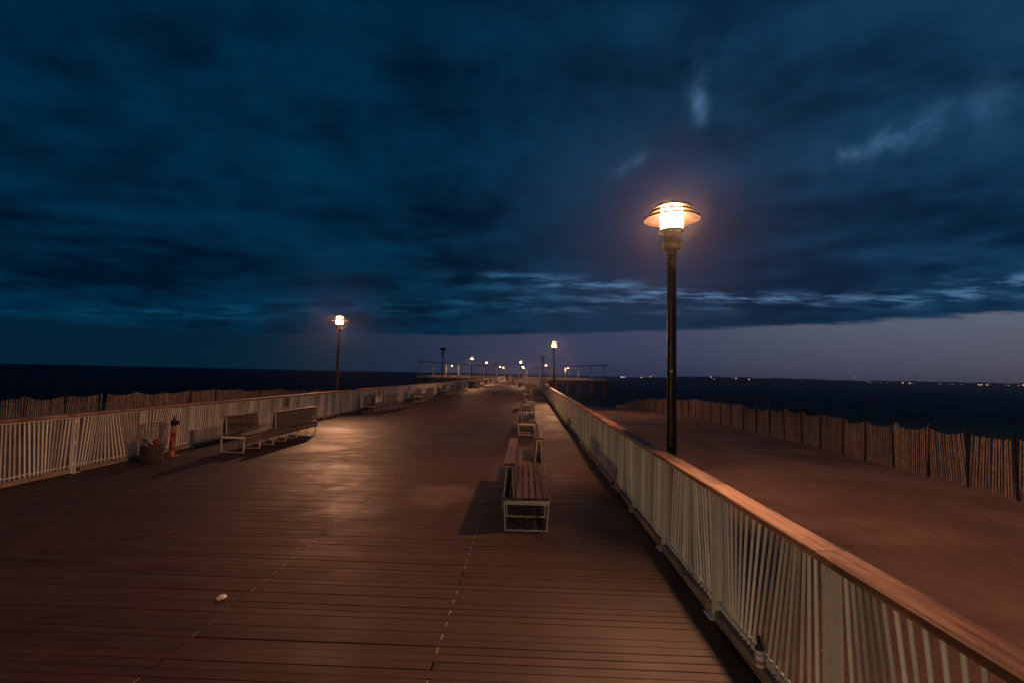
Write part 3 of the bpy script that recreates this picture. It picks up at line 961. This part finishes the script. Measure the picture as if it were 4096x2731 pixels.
def make_drum():
    """low rounded slatted seat with two tall back boards, further along the deck"""
    root = empty('drum_seat', (0, 0, 0))
    sk = MB()
    for i in range(26):
        a = 2 * math.pi * i / 26
        sk.tube((.60 * math.cos(a), .60 * math.sin(a), .0), (.56 * math.cos(a), .56 * math.sin(a), .355), .052, .050, 6)
    sk.build('slatted_skirt', M['pale'], root)
    MB().lathe([(.0, .33), (.62, .33), (.635, .345), (.635, .385), (.62, .40), (.0, .40)], 28).build('seat', M['pale'], root)
    MB().lathe([(.24, .401), (.22, .47), (.235, .48), (.235, .52), (.0, .52)], 20).build('table', M['pale'], root)
    for dy_ in (-1.2, 1.25):
        p = MB()
        for i in range(5):
            p.bbox(-.62 + i * .105, -.52 + i * .105, dy_ - .03, dy_ + .03, .02, .80, .006, random.uniform(.2, .8))
        p.bbox(-.66, -.08, dy_ - .05, dy_ + .05, .80, .84, .006, .6)
        p.build('back_board', M['bench'], root)
    return root


DRUMS = [(-7.05, 66.4, 'nearest pale slatted drum seat, left of the walkway'),
         (-7.35, 80.2, 'second pale drum seat along the left railing'),
         (-7.35, 92.5, 'third pale drum seat along the left railing'),
         (-7.40, 104.5, 'farthest pale drum seat along the left railing')]
drum0 = make_drum()
for i, (x_, y_, lab) in enumerate(DRUMS):
    o = drum0 if i == 0 else copy_tree(drum0)
    o.location = (x_, y_, .003); tag(o, lab, 'seat', 'drum seats on the far deck')


def picnic():
    root = empty('picnic_table', (-3.35, 96.0, .003))
    t_ = MB()
    for i in range(6): t_.box(-1.0, 1.0, -.40 + i * .135, -.28 + i * .135, .71, .75, random.uniform(.2, .8))
    t_.build('table_top', M['bench'], root)
    for sy in (-1, 1):
        b = MB()
        for i in range(2): b.box(-1.0, 1.0, sy * .75 - .13 + i * .14, sy * .75 - .01 + i * .14, .42, .46, .5)
        b.build('seat', M['bench'], root)
    for sx in (-1, 1):
        b = MB()
        b.beam((sx * .7, -.75, .003), (sx * .7, -.2, .70), .06, .08, (1, 0, 0)); b.beam((sx * .7, .75, .003), (sx * .7, .2, .70), .06, .08, (1, 0, 0))
        b.box(sx * .7 - .03, sx * .7 + .03, -.88, .88, .36, .418)
        b.build('leg_frame', M['steel'], root)
    tag(root, 'picnic table with two fixed seats standing on the far deck', 'picnic table')
    for k, (cx, lab) in enumerate(((-1.0, 'chair with upright back at the left of the far picnic table'), (.95, 'chair with upright back at the right of the far picnic table'))):
        c = empty('chair', (-3.35 + cx * .55, 94.2, .003))
        s = MB(); s.box(-.24, .24, -.24, .24, .42, .46); s.build('seat', M['bench'], c)
        s = MB()
        for i in range(4): s.box(-.22, .22, -.25, -.22, .50 + i * .11, .59 + i * .11, .5)
        s.build('backrest', M['bench'], c)
        for lx in (-.22, .22):
            MB().box(lx - .018, lx + .018, -.22, -.18, .003, .94).build('leg', M['steel'], c)
            MB().box(lx - .018, lx + .018, .19, .23, .003, .42).build('leg', M['steel'], c)
        tag(c, lab, 'chair', 'chairs at the picnic table')


picnic()


# ------------------------------------------------------------------ bins, standpipes, sign, litter
def make_bin():
    root = empty('wire_bin', (0, 0, 0))
    w = MB(); H = .75

    def rad(z): return .205 + .055 * (z / H)
    n = 24
    for i in range(n):
        a = 2 * math.pi * i / n; c, s = math.cos(a), math.sin(a)
        w.tube((rad(0) * c, rad(0) * s, .01), (rad(H) * c, rad(H) * s, H), .0035, .0035, 5, False)
    for k in range(17):
        z = .012 + (H - .012) * k / 16; r = rad(z); th = .008 if k in (0, 16) else (.006 if k in (4, 10) else .0033)
        m = 24
        for i in range(m):
            a, b = 2 * math.pi * i / m, 2 * math.pi * (i + 1) / m
            w.tube((r * math.cos(a), r * math.sin(a), z), (r * math.cos(b), r * math.sin(b), z), th, th, 4, False)
    w.build('basket', M['wire'], root)
    MB().lathe([(0, .05), (.19, .05), (.20, .06), (.0, .062)], 20).build('floor_plate', M['wire'], root)
    return root


bin0 = make_bin()
bin0.location = (-7.72, 10.30, .002); tag(bin0, 'wire mesh litter bin by the left railing, half full of rubbish', 'bin', 'wire litter bins')
b2 = copy_tree(bin0); b2.location = (-7.86, 36.4, .002); tag(b2, 'small distant wire mesh litter bin behind the third left bench', 'bin', 'wire litter bins')
b3 = copy_tree(bin0); b3.location = (-1.25, 77.6, .002); tag(b3, 'dark litter bin standing in front of the cross railing at the deck end', 'bin', 'wire litter bins')
_bag = MB(); _bag.lathe([(0, .07), (.195, .07), (.218, .38), (.214, .56), (.16, .58), (0, .59)], 20)
tag(_bag.build('bin_liner', M['black']), 'dark full liner inside the bin by the cross railing', 'bag'); bpy.data.objects['bin_liner'].location = (-1.25, 77.6, .002)


def lump(name, mat, loc, sx, sy, sz, seed, label, cat, sub=3, amp=.25):
    bm = bmesh.new(); bmesh.ops.create_icosphere(bm, subdivisions=sub, radius=1.0)
    rnd = random.Random(seed); ph = [(rnd.uniform(2, 6), rnd.uniform(2, 6), rnd.uniform(2, 6), rnd.uniform(0, 6)) for _ in range(5)]
    for v in bm.verts:
        d = sum(math.sin(a * v.co.x + b * v.co.y + c * v.co.z + p) for a, b, c, p in ph) / 5
        v.co *= 1 + amp * d
        v.co = Vector((v.co.x * sx, v.co.y * sy, v.co.z * sz))
    me = bpy.data.meshes.new(name); bm.to_mesh(me); bm.free(); me.materials.append(mat)
    for p in me.polygons: p.use_smooth = amp < .3
    o = bpy.data.objects.new(name, me); COL.objects.link(o); o.location = loc
    return tag(o, label, cat)


lump('plastic_bag', M['film'], (-7.76, 10.26, .41), .14, .13, .11, 21, 'crumpled pale plastic bag lying on the rubbish in the near wire bin', 'bag', 4, .35)
lump('crumpled_wrapper', M['wrap'], (-7.58, 10.23, .39), .055, .05, .08, 22, 'red and white crumpled wrapper at the right side of the near wire bin', 'wrapper', 3, .45)
cb = MB(); cb.lathe([(0, .068), (.186, .068), (.205, .30), (.19, .33), (.12, .31), (0, .315)], 14, sm=False)
tag(cb.build('cardboard', M['card']), 'brown cardboard filling the lower half of the near wire bin', 'cardboard').location = (-7.72, 10.30, .002)


def make_pipe():
    root = empty('standpipe', (0, 0, 0))
    p = MB(); p.lathe([(.058, .014), (.058, .50), (.062, .505), (.064, .52), (.058, .535), (.054, .56), (.048, .60), (.046, .66)], 22)
    p.build('pipe', M['red'], root)
    f = MB(); f.lathe([(.125, .001), (.125, .0135), (.07, .0138)], 24)
    for i in range(4):
        a = i * math.pi / 2 + .4; f.tube((.10 * math.cos(a), .10 * math.sin(a), .013), (.10 * math.cos(a), .10 * math.sin(a), .026), .012, .012, 6)
    f.build('flange', M['red'], root)
    v = MB(); v.lathe([(.046, .661), (.062, .672), (.066, .70), (.066, .755), (.056, .775), (.03, .785), (.022, .80), (.018, .86), (.008, .875), (0, .876)], 20)
    v.tube((.045, 0, .722), (.115, 0, .722), .040, .044, 14)
    v.build('valve_head', M['brass'], root)
    return root


pipe0 = make_pipe()
pipe0.location = (-7.78, 10.98, .002); pipe0.rotation_euler = (0, 0, R(-15)); tag(pipe0, 'red standpipe with chipped paint and dark valve head beside the near bin', 'standpipe', 'red standpipes')
p2 = copy_tree(pipe0); p2.location = (-7.95, 48.5, .002); tag(p2, 'small distant red standpipe beside the fourth left bench', 'standpipe', 'red standpipes')


def notice(loc, label):
    root = empty('notice', loc)
    MB().box(.0, .006, -.135, .135, -.15, .15).build('plate', M['blue'], root)
    l = MB()
    for i, (a, b) in enumerate(((-.10, .09), (-.10, .10), (-.10, .05), (-.10, .08))):
        l.box(.0062, .0075, a, b, .105 - i * .042, .120 - i * .042)
    l.box(.0062, .0075, -.095, -.06, -.11, -.075)
    l.build('lettering', M['faint'], root)
    tag(root, label, 'sign', 'blue notices on the left railing')


notice((RAIL_L + .062, 16.95, .84), 'small blue notice on the left railing behind the nearest left bench')
notice((RAIL_L + .062, 34.6, .84), 'tiny distant blue notice on the left railing near the third bench')

# shell on the planks: a thin domed valve with real thickness
bm = bmesh.new(); bmesh.ops.create_icosphere(bm, subdivisions=4, radius=1.0)
for v in bm.verts:
    a = math.atan2(v.co.y, v.co.x); r = 1 - .18 * max(0, math.cos(a - 2.6)) ** 2
    v.co = Vector((v.co.x * .045 * r, v.co.y * .036 * r, max(-.004, v.co.z * .022 * (1 + .04 * math.sin(a * 9)))))
me = bpy.data.meshes.new('shell'); bm.to_mesh(me); bm.free(); me.materials.append(M['shell'])
for p in me.polygons: p.use_smooth = True
o = bpy.data.objects.new('sea_shell', me); COL.objects.link(o); o.location = (-2.56, 4.33, .009); o.rotation_euler = (R(12), R(-8), R(-15))
tag(o, 'small white sea shell lying on the dark planks at lower left', 'shell')


def bottle():
    root = empty('bottle', (1.545, 3.46, .088)); root.rotation_euler = (R(3), R(-4), R(0)); root.scale = (.80, .80, .72)
    MB().lathe([(.0, .0), (.033, .0), (.036, .006), (.036, .155), (.030, .18), (.015, .205), (.013, .26), (.0155, .262), (.0155, .275), (.0, .276)], 20).build('glass', M['bottle'], root)
    MB().lathe([(.0366, .068), (.0366, .158)], 20, sm=True).build('label', M['label'], root)
    MB().lathe([(.0366, .036), (.0366, .064)], 20, sm=True).build('lower_band', M['tan'], root)
    MB().lathe([(.0366, .008), (.0366, .034)], 20, sm=True).build('lower_label', M['label'], root)
    cu = bpy.data.curves.new('t', 'FONT'); cu.body = 'SSEN'; cu.size = .030; cu.extrude = .0004; cu.align_x = 'CENTER'
    to = bpy.data.objects.new('t', cu); COL.objects.link(to)
    bpy.context.view_layer.update()
    me = bpy.data.meshes.new_from_object(to.evaluated_get(bpy.context.evaluated_depsgraph_get()))
    bpy.data.objects.remove(to); bpy.data.curves.remove(cu)
    for v in me.vertices:   # wrap the word round the bottle, facing the deck
        a = math.atan2(-1.7, -1.0) + v.co.x / .0366 + .15; r = .0372 + v.co.z
        v.co = Vector((r * math.cos(a), r * math.sin(a), .112 + v.co.y))
    me.materials.clear(); me.materials.append(M['ink'])
    l = bpy.data.objects.new('lettering', me); COL.objects.link(l); l.parent = root
    tag(root, 'dark glass bottle with a white and tan label wedged against the right railing', 'bottle')


bottle()


# ------------------------------------------------------------------ sand fences
def sand_fence(label, pts, seed, ph=1.34, sh=1.2, lean=.05, pitch=.074, gaps=(), far_from=60):
    """stakes at pts (x, y); picket panels hang between them"""
    rnd = random.Random(seed)
    root = empty('sand_fence', (0, 0, 0)); tag(root, label, 'fence', 'picket sand fences on the beach')
    tops = [rnd.uniform(-.05, .05) for _ in pts]
    for i, (x, y) in enumerate(pts):
        z = sand_z(x, y)
        MB().beam((x + rnd.uniform(-.02, .02), y, z - .3), (x + rnd.uniform(-lean, lean), y + rnd.uniform(-lean, lean), z + ph + rnd.uniform(-.04, .05)), .042, .042).build('stake', M['iron'], root)
    off = .035 if pts[0][0] > 0 else -.035
    for i, (p, q) in enumerate(zip(pts, pts[1:])):
        cut = .13 if i in gaps else 0.0
        (xa, ya), (xb, yb) = p, q
        L = math.hypot(xb - xa, yb - ya); n = max(4, int(L / pitch))
        mb = MB(); sag = rnd.uniform(.03, .12); bul = rnd.uniform(-.05, .05); ta, tb = rnd.uniform(-.11, .11), rnd.uniform(-.11, .11)
        ux, uy = (xb - xa) / L, (yb - ya) / L
        wires = [[] for _ in range(5)]
        for k in range(n + 1):
            s = cut + (1 - cut) * k / n; sg = math.sin(math.pi * s)
            x = xa + (xb - xa) * s + off + bul * sg * (-uy); y = ya + (yb - ya) * s + bul * sg * ux
            z = sand_z(x, y)
            h = sh + tops[i] * (1 - s) + tops[i + 1] * s - sag * sg + rnd.uniform(-.012, .012)
            tl = ta * (1 - s) + tb * s + rnd.uniform(-.012, .012)
            bx, by_ = x, y
            tx, ty = x + ux * tl * 1.6, y + uy * tl * 1.6
            if y < far_from:
                mb.beam((bx, by_, z - .06), (tx, ty, z + h), (.030 if rnd.random() < .93 else .022), .008, (uy, -ux, 0), rnd.uniform(.1, .9))
            else:
                mb.beam((bx, by_, z - .06), (tx, ty, z + h), .040, .012, (uy, -ux, 0), rnd.uniform(.2, .8))
            for w in range(5):
                f = .10 + .20 * w
                wires[w].append((bx + (tx - bx) * f + (-.008 if off < 0 else .008), by_ + (ty - by_) * f, z + h * f))
        if ya < 40:      # twisted wires that tie the pickets
            for w in wires:
                for a, b in zip(w[::3], w[3::3]): mb.beam(a, b, .006, .006, mi=1)
        mb.build('picket_panel', [M['fence'], M['thinwire']], root)
    return root


ptsR = [(9.9, 2.0), (9.85, 3.2), (9.85, 4.4), (9.82, 5.6), (9.8, 6.9), (9.8, 8.1), (9.8, 9.35), (9.8, 10.57), (9.78, 11.69), (9.83, 12.86), (10.0, 14.27), (10.1, 15.6), (10.3, 17.0), (10.33, 18.3), (10.38, 19.6),
        (10.36, 20.84), (10.36, 22.1), (10.4, 23.5), (10.45, 25.0), (10.5, 26.6), (10.55, 28.2), (10.62, 29.8), (10.7, 31.4), (10.8, 33.1), (10.95, 35.0), (11.15, 37.2), (11.4, 39.6), (11.65, 42.2), (11.9, 45.2),
        (12.1, 48.6), (12.3, 52.0), (12.5, 55.5), (12.9, 59.5), (13.3, 63.5), (13.8, 68), (14.4, 73), (15.2, 79), (16.0, 86), (16.9, 94), (17.8, 103)]
sand_fence('picket sand fence on dark stakes curving along the beach right of the pier', ptsR, 31)
ptsL = [(-17.2, 6.0), (-17.0, 8.2), (-16.9, 10.4), (-16.8, 12.5), (-16.8, 14.5), (-16.78, 16.46), (-16.9, 18.1), (-17.05, 19.75), (-17.0, 21.5), (-16.95, 23.3), (-16.9, 24.9), (-16.8, 26.8), (-16.7, 28.8), (-16.6, 31), (-16.5, 33.4),
        (-16.4, 36), (-16.3, 39), (-16.2, 42), (-16.2, 45.5), (-16.2, 49), (-16.3, 53), (-16.4, 57.5)]
sand_fence('picket sand fence leaning unevenly on the beach left of the pier', ptsL, 32, 1.30, 1.25, .08, .082, gaps=(7,))

TW = [(2.7, 3.0), (3.1, 3.6), (2.45, 3.9), (3.8, 4.3), (5.2, 5.0), (2.9, 5.6), (4.6, 7.4), (6.4, 9.0), (2.6, 2.3), (3.5, 2.6)]
_rt = random.Random(77)
for i, (x_, y_) in enumerate(TW):
    mb = MB(); z_ = sand_z(x_, y_); p = Vector((0, 0, .012)); d = _rt.uniform(0, 6.28)
    for q in range(3):
        n_ = p + Vector((math.cos(d) * .055, math.sin(d) * .055, _rt.uniform(-.004, .008))); n_.z = max(.006, n_.z)
        mb.tube(p, n_, .009 - q * .002, .007 - q * .002, 6); d += _rt.uniform(-.9, .9); p = n_
    o = mb.build('twig', M['beam']); o.location = (x_, y_, z_)
    tag(o, 'small dark twig lying on the sand outside the right railing', 'twig', 'twigs on the sand beside the right railing')

# ------------------------------------------------------------------ rocks, beach sign, beacon
for i, (x_, y_, s_) in enumerate(((44.9, 90, .85), (47.7, 90, 1.05), (46.3, 91, .55), (49.6, 91, .6), (43.2, 91.5, .4))):
    o = lump('boulder', M['rock'], (x_, y_, sand_z(x_, y_) + s_ * .45), s_ * 1.25, s_ * 1.1, s_ * .95, 40 + i, 'dark wet boulder in the heap at the waterline beyond the right fence', 'boulder', 3, .5)
    o['group'] = 'boulders beyond the right fence'
bs = empty('beach_sign', (66.6, 100.5, -5.2))
MB().tube((0, 0, 0), (0, 0, 4.0), .05, .05, 8).build('pole', M['iron'], bs)
MB().box(-.42, .42, -.08, -.055, 3.15, 3.75).build('board', M['sign'], bs)
tag(bs, 'small red board on a thin pole standing at the waterline beyond the right fence', 'sign')
by = empty('navigation_buoy', (-7.8, 900.0, SEA_Z))
MB().lathe([(1.2, -.4), (1.2, .6), (.5, .9), (.35, 3.2), (0, 3.3)], 16).build('hull', M['sign'], by)
MB().lathe([(0, 3.3), (1.3, 4.3), (0, 5.6)], 12).build('lantern', emit_mat('red beacon light', (1.0, .05, .08), 2.0, False), by)
tag(by, 'tiny red beacon light on the sea beyond the pier head', 'buoy')


# ------------------------------------------------------------------ piles, pergolas
def pile(x, y, w, d, label, cap=True):
    root = empty('pier_pile', (x, y, SEA_Z - 1.5))
    top = (HEAD_Z if y > 180 else 0) - (.76 if y > 180 else .63) - (SEA_Z - 1.5)
    p = MB(); p.lathe([(w / 2 * 1.02, 0), (w / 2 * .96, top - .9)], 14)
    p.build('shaft', M['concrete'], root)
    c = MB()
    vs = []
    for z, k in ((top - .9, .5), (top - .35, .72), (top, .72)):
        vs += [(-w * k, -d / 2, z), (w * k, -d / 2, z), (w * k, d / 2, z), (-w * k, d / 2, z)]
    fs = [(3, 2, 1, 0), (8, 9, 10, 11)]
    for j in range(2):
        for i in range(4): fs.append((j * 4 + i, j * 4 + (i + 1) % 4, (j + 1) * 4 + (i + 1) % 4, (j + 1) * 4 + i))
    c.add(vs, fs); c.build('cap', M['concrete'], root)
    tag(root, label, 'pile', 'piles under the pier')
    return root


for (x_, w_, lab) in ((28.2, 1.5, 'stout pile at the right tip of the pier head'), (23.6, 1.5, 'stout pile, second from the right tip of the pier head'), (18.6, 1.05, 'pile, third from the right tip of the pier head'),
                      (14.6, .62, 'slim pile under the lit lamp on the right arm of the pier head'), (10.2, 1.6, 'wide pile seen just right of the second right lamp post'), (4.6, 1.2, 'pile under the right arm of the pier head close to the walkway'),
                      (-40.2, 1.7, 'stout pile at the left tip of the pier head'), (-35.0, 1.5, 'stout pile, second from the left tip of the pier head'), (-27.2, 1.4, 'pile under the left arm beside the unlit lamp post'), (-20.5, 1.4, 'pile under the left arm of the pier head, fourth from its tip'), (-13.0, 1.4, 'pile under the left arm of the pier head nearest the walkway')):
    pile(x_, HEAD_Y0 + 1.6, w_, 2.2, lab)
k_ = 0
for y_ in range(70, 182, 12):
    for x_ in ((-7.6, 0.6) if y_ < 80 else (-7.6, -2.5)):
        o = pile(x_, y_ + .0, .45, .5, 'timber pile under the walkway between beach and pier head')
br = MB()
br.beam((23.9, HEAD_Y0 + 1.2, -3.4), (27.9, HEAD_Y0 + 1.2, -1.2), .14, .14); br.beam((27.9, HEAD_Y0 + .9, -3.4), (23.9, HEAD_Y0 + .9, -1.2), .14, .14)
tag(br.build('cross_brace', M['beam']), 'crossed timber brace between the two right-hand piles of the pier head', 'brace')


def pergola(xs, za, zb, x_a, x_b, label):
    y = HEAD_Y0 + 3.0
    root = empty('shade_frame', (0, y, HEAD_Z))

    def top(x): return za + (zb - za) * (x - x_a) / (x_b - x_a)
    for x in xs:
        MB().box(x - .16, x + .16, -.16, .16, .003, top(x) - .14).build('post', M['steel'], root)
    b = MB(); b.beam((x_a, 0, top(x_a)), (x_b, 0, top(x_b)), .26, .30); b.build('beam', M['steel'], root)
    n = int(abs(x_b - x_a) / 1.6)
    for i in range(n + 1):
        x = x_a + (x_b - x_a) * (i + .3) / (n + .6); big = i % 3 == 0
        MB().beam((x, -1.5, top(x) + .22), (x, 1.5, top(x) + .22), .12, .24 if not big else .42).build('rafter', M['steel'], root)
    tag(root, label, 'shade frame', 'shade frames on the pier head')


pergola([-40.2, -35.4, -30.6, -25.9, -21.1, -16.3, -11.5], 5.95, 4.25, -41.5, -8.6, 'sloping open shade frame along the left arm of the pier head')
pergola([-.4, 4.3, 9.05, 13.8, 18.5, 23.2, 27.9], 4.15, 5.95, -1.8, 29.6, 'sloping open shade frame along the right arm of the pier head')


# ------------------------------------------------------------------ people far along the pier
def person(loc, rz, h, mats, label, stride=.18):
    """one skinned body; mats = (jacket, trousers, skin, hair)"""
    k = h / 1.75
    J = dict(pel=(0, 0, .95), chest=(0, .02, 1.28), neck=(0, .02, 1.47), head=(0, .05, 1.60), top=(0, .04, 1.70),
             lh=(-.10, 0, .90), lk=(-.10, stride * .6 + .03, .50), la=(-.10, stride, .08), lt=(-.11, stride + .14, .04),
             rh=(.10, 0, .90), rk=(.10, -stride * .3 + .04, .49), ra=(.10, -stride, .09), rt=(.11, -stride + .13, .04),
             ls=(-.19, .02, 1.40), le=(-.25, -stride * .5, 1.13), lw=(-.24, -stride * .4 + .08, .88), lf=(-.23, -stride * .3 + .10, .79),
             rs=(.19, .02, 1.40), re=(.25, stride * .5, 1.13), rw=(.24, stride * .6 + .10, .89), rf=(.23, stride * .6 + .13, .80))
    rad = dict(pel=.135, chest=.150, neck=.062, head=.098, top=.080, lh=.092, lk=.060, la=.046, lt=.036, rh=.092, rk=.060, ra=.046, rt=.036,
               ls=.070, le=.050, lw=.036, lf=.030, rs=.070, re=.050, rw=.036, rf=.030)
    E_ = [('pel', 'chest'), ('chest', 'neck'), ('neck', 'head'), ('head', 'top'), ('pel', 'lh'), ('lh', 'lk'), ('lk', 'la'), ('la', 'lt'), ('pel', 'rh'), ('rh', 'rk'), ('rk', 'ra'), ('ra', 'rt'),
          ('chest', 'ls'), ('ls', 'le'), ('le', 'lw'), ('lw', 'lf'), ('chest', 'rs'), ('rs', 're'), ('re', 'rw'), ('rw', 'rf')]
    ks = list(J); me = bpy.data.meshes.new('b')
    me.from_pydata([tuple(c * k for c in J[q]) for q in ks], [(ks.index(a), ks.index(b)) for a, b in E_], [])
    tmp = bpy.data.objects.new('b', me); COL.objects.link(tmp)
    md = tmp.modifiers.new('s', 'SKIN'); 
    if not me.skin_vertices: me.attributes  # layer comes with the modifier below
    bm = bmesh.new(); bm.from_mesh(me); lay = bm.verts.layers.skin.verify()
    bm.verts.ensure_lookup_table()
    for i, q in enumerate(ks):
        sv = bm.verts[i][lay]; r = rad[q] * k
        sv.radius = (r, r * (.75 if q in ('pel', 'chest') else 1.0)); sv.use_root = (q == 'pel')
    bm.to_mesh(me); bm.free()
    sb = tmp.modifiers.new('u', 'SUBSURF'); sb.levels = sb.render_levels = 1
    bpy.context.view_layer.update()
    out = bpy.data.meshes.new_from_object(tmp.evaluated_get(bpy.context.evaluated_depsgraph_get()))
    bpy.data.objects.remove(tmp); bpy.data.meshes.remove(me)
    out.materials.clear()
    for m_ in mats: out.materials.append(m_)
    for p in out.polygons:
        c = p.center / k; p.use_smooth = True
        if c.z > 1.48: p.material_index = 3 if (c.z > 1.66 or c.y < .02) else 2
        elif c.z < .86 and abs(c.x) < .2: p.material_index = 1
        elif c.z < .87: p.material_index = 2
        else: p.material_index = 0
    o = bpy.data.objects.new('person', out); COL.objects.link(o); o.location = loc; o.rotation_euler = (0, 0, rz)
    tag(o, label, 'person', 'people far along the pier')


K, G_, PL, SK = M['black'], M['green'], M['palecloth'], M['skin']
person((-3.3, 140, .003), R(175), 1.82, (K, K, SK, K), 'person in dark clothes walking on the narrow walkway, tallest of the far figures')
person((-8.0 + .6, 172, .003), R(10), 1.72, (K, K, SK, K), 'person in dark clothes at the left edge of the walkway near the pier head')
person((-6.3, 180, .003), R(200), 1.72, (PL, PL, SK, K), 'person in pale clothes near the end of the walkway')
person((.25, 187, HEAD_Z), R(160), 1.85, (K, K, SK, K), 'person in dark clothes standing where the right arm of the pier head begins')
person((6.2, 186.2, HEAD_Z), R(90), 1.70, (G_, K, SK, K), 'person in an olive top at the pier head railing', .03)
person((8.2, 186.2, HEAD_Z), R(60), 1.62, (PL, K, SK, K), 'person in a pale top at the pier head railing', .03)
person((10.2, 186.2, HEAD_Z), R(200), 1.72, (K, K, SK, K), 'person in black leaning close to the wide pile on the pier head', .03)
person((12.5, 186.4, HEAD_Z), R(140), 1.70, (K, K, SK, K), 'person in black just left of the small lamp on the pier head', .03)
person((16.6, 186.4, HEAD_Z), R(250), 1.66, (K, K, SK, K), 'person in black just right of the small lamp on the pier head', .03)

# ------------------------------------------------------------------ lights along the far shore
E_W = emit_mat('far warm light', (1.0, .62, .36), 1.3, False)
E_D = emit_mat('far dim light', (1.0, .70, .50), .25, False)
E_R = emit_mat('far red light', (1.0, .06, .10), 1.5, False)
E_G = emit_mat('far green light', (.25, 1.0, .62), .6, False)


def far_dir(xp, yp):
    """strip-map position (photo strip) -> point on the far shore"""
    u = ((2400 + xp / 1.387) / 1.7415 - 1213) / 1160.0
    x = u * 4950.0 / (1 + .12 * u) + 0.0
    y = 4990.0 - (x - 1150) * .12
    return x, min(y, 4960.0)


SPOTS = [(122, 0, 2), (130, 0, 2), (140, 0, 2), (158, 0, 1), (180, 2, 1), (205, 2, 1), (238, 0, 2), (255, 1, 1), (291, 4, 2), (308, 12, 1), (320, 12, 1), (510, 3, 1), (635, 8, 2), (650, 0, 4), (757, 4, 1), (772, 4, 2), (783, 4, 1), (845, 2, 2),
         (870, 8, 1), (893, 7, 1), (905, 8, 1), (920, 8, 1), (1010, 3, 1), (1140, 0, 1), (1235, 4, 1), (1335, 2, 1), (1434, 19, 3), (1497, 2, 4), (1515, 0, 4), (1540, 0, 1), (1570, 0, 1), (1610, 1, 1), (1692, 1, 2), (1730, 0, 2), (1738, 0, 1), (1752, 0, 1),
         (1783, 8, 1), (1890, 0, 1), (1900, 0, 1), (1950, 0, 1), (1963, 0, 1), (2010, 0, 1), (2105, 0, 2), (2120, 0, 2), (2150, 0, 2), (2165, 0, 1), (2250, 0, 1), (2265, 0, 4), (2320, 0, 3), (2345, 2, 2)]
_lm = {}
for kk, (mat, r_) in {1: (E_D, .75), 2: (E_W, 1.0), 3: (E_R, .75), 4: (E_G, .75)}.items():
    mb = MB(); mb.lathe([(0, -r_), (r_ * .7, -r_ * .7), (r_, 0), (r_ * .7, r_ * .7), (0, r_)], 8)
    _lm[kk] = (mb, mat)
LBL = {1: 'dim warm light among the dark trees of the far shore', 2: 'bright warm light at the waterline of the far shore', 3: 'red light on the far shore', 4: 'greenish light on the far shore'}
_first = {}
for (xp, up, kk) in SPOTS:
    x, y = far_dir(xp, 0)
    if kk not in _first:
        o = _lm[kk][0].build('shore_light', _lm[kk][1]); _first[kk] = o
    else:
        o = _first[kk].copy(); COL.objects.link(o)
    o.location = (x * .18, (y - 25) * .18, 1.95 - 900 * (1.2 - up * .55 * 1.0) / 1160)
    tag(o, LBL[kk], 'light', {1: 'dim lights along the far shore', 2: 'bright lights along the far shore', 3: 'red lights on the far shore', 4: 'green lights on the far shore'}[kk])


# ------------------------------------------------------------------ one even box of thin haze, added to make the lamps glow
hz_m = bpy.data.materials.new('haze'); hz_m.use_nodes = True
_t = hz_m.node_tree; _t.nodes.clear()
_pv = _t.nodes.new('ShaderNodeVolumePrincipled'); _po = _t.nodes.new('ShaderNodeOutputMaterial')
_pv.inputs['Color'].default_value = (0.92, 0.94, 1.0, 1)
_pv.inputs['Density'].default_value = 0.00036
_pv.inputs['Anisotropy'].default_value = 0.93
_t.links.new(_pv.outputs[0], _po.inputs['Volume'])
hb = MB(); hb.box(-75, 1720, -60, 1090, -8.0, 14.0)
hz = hb.build('haze', hz_m)
tag(hz, kind='stuff')
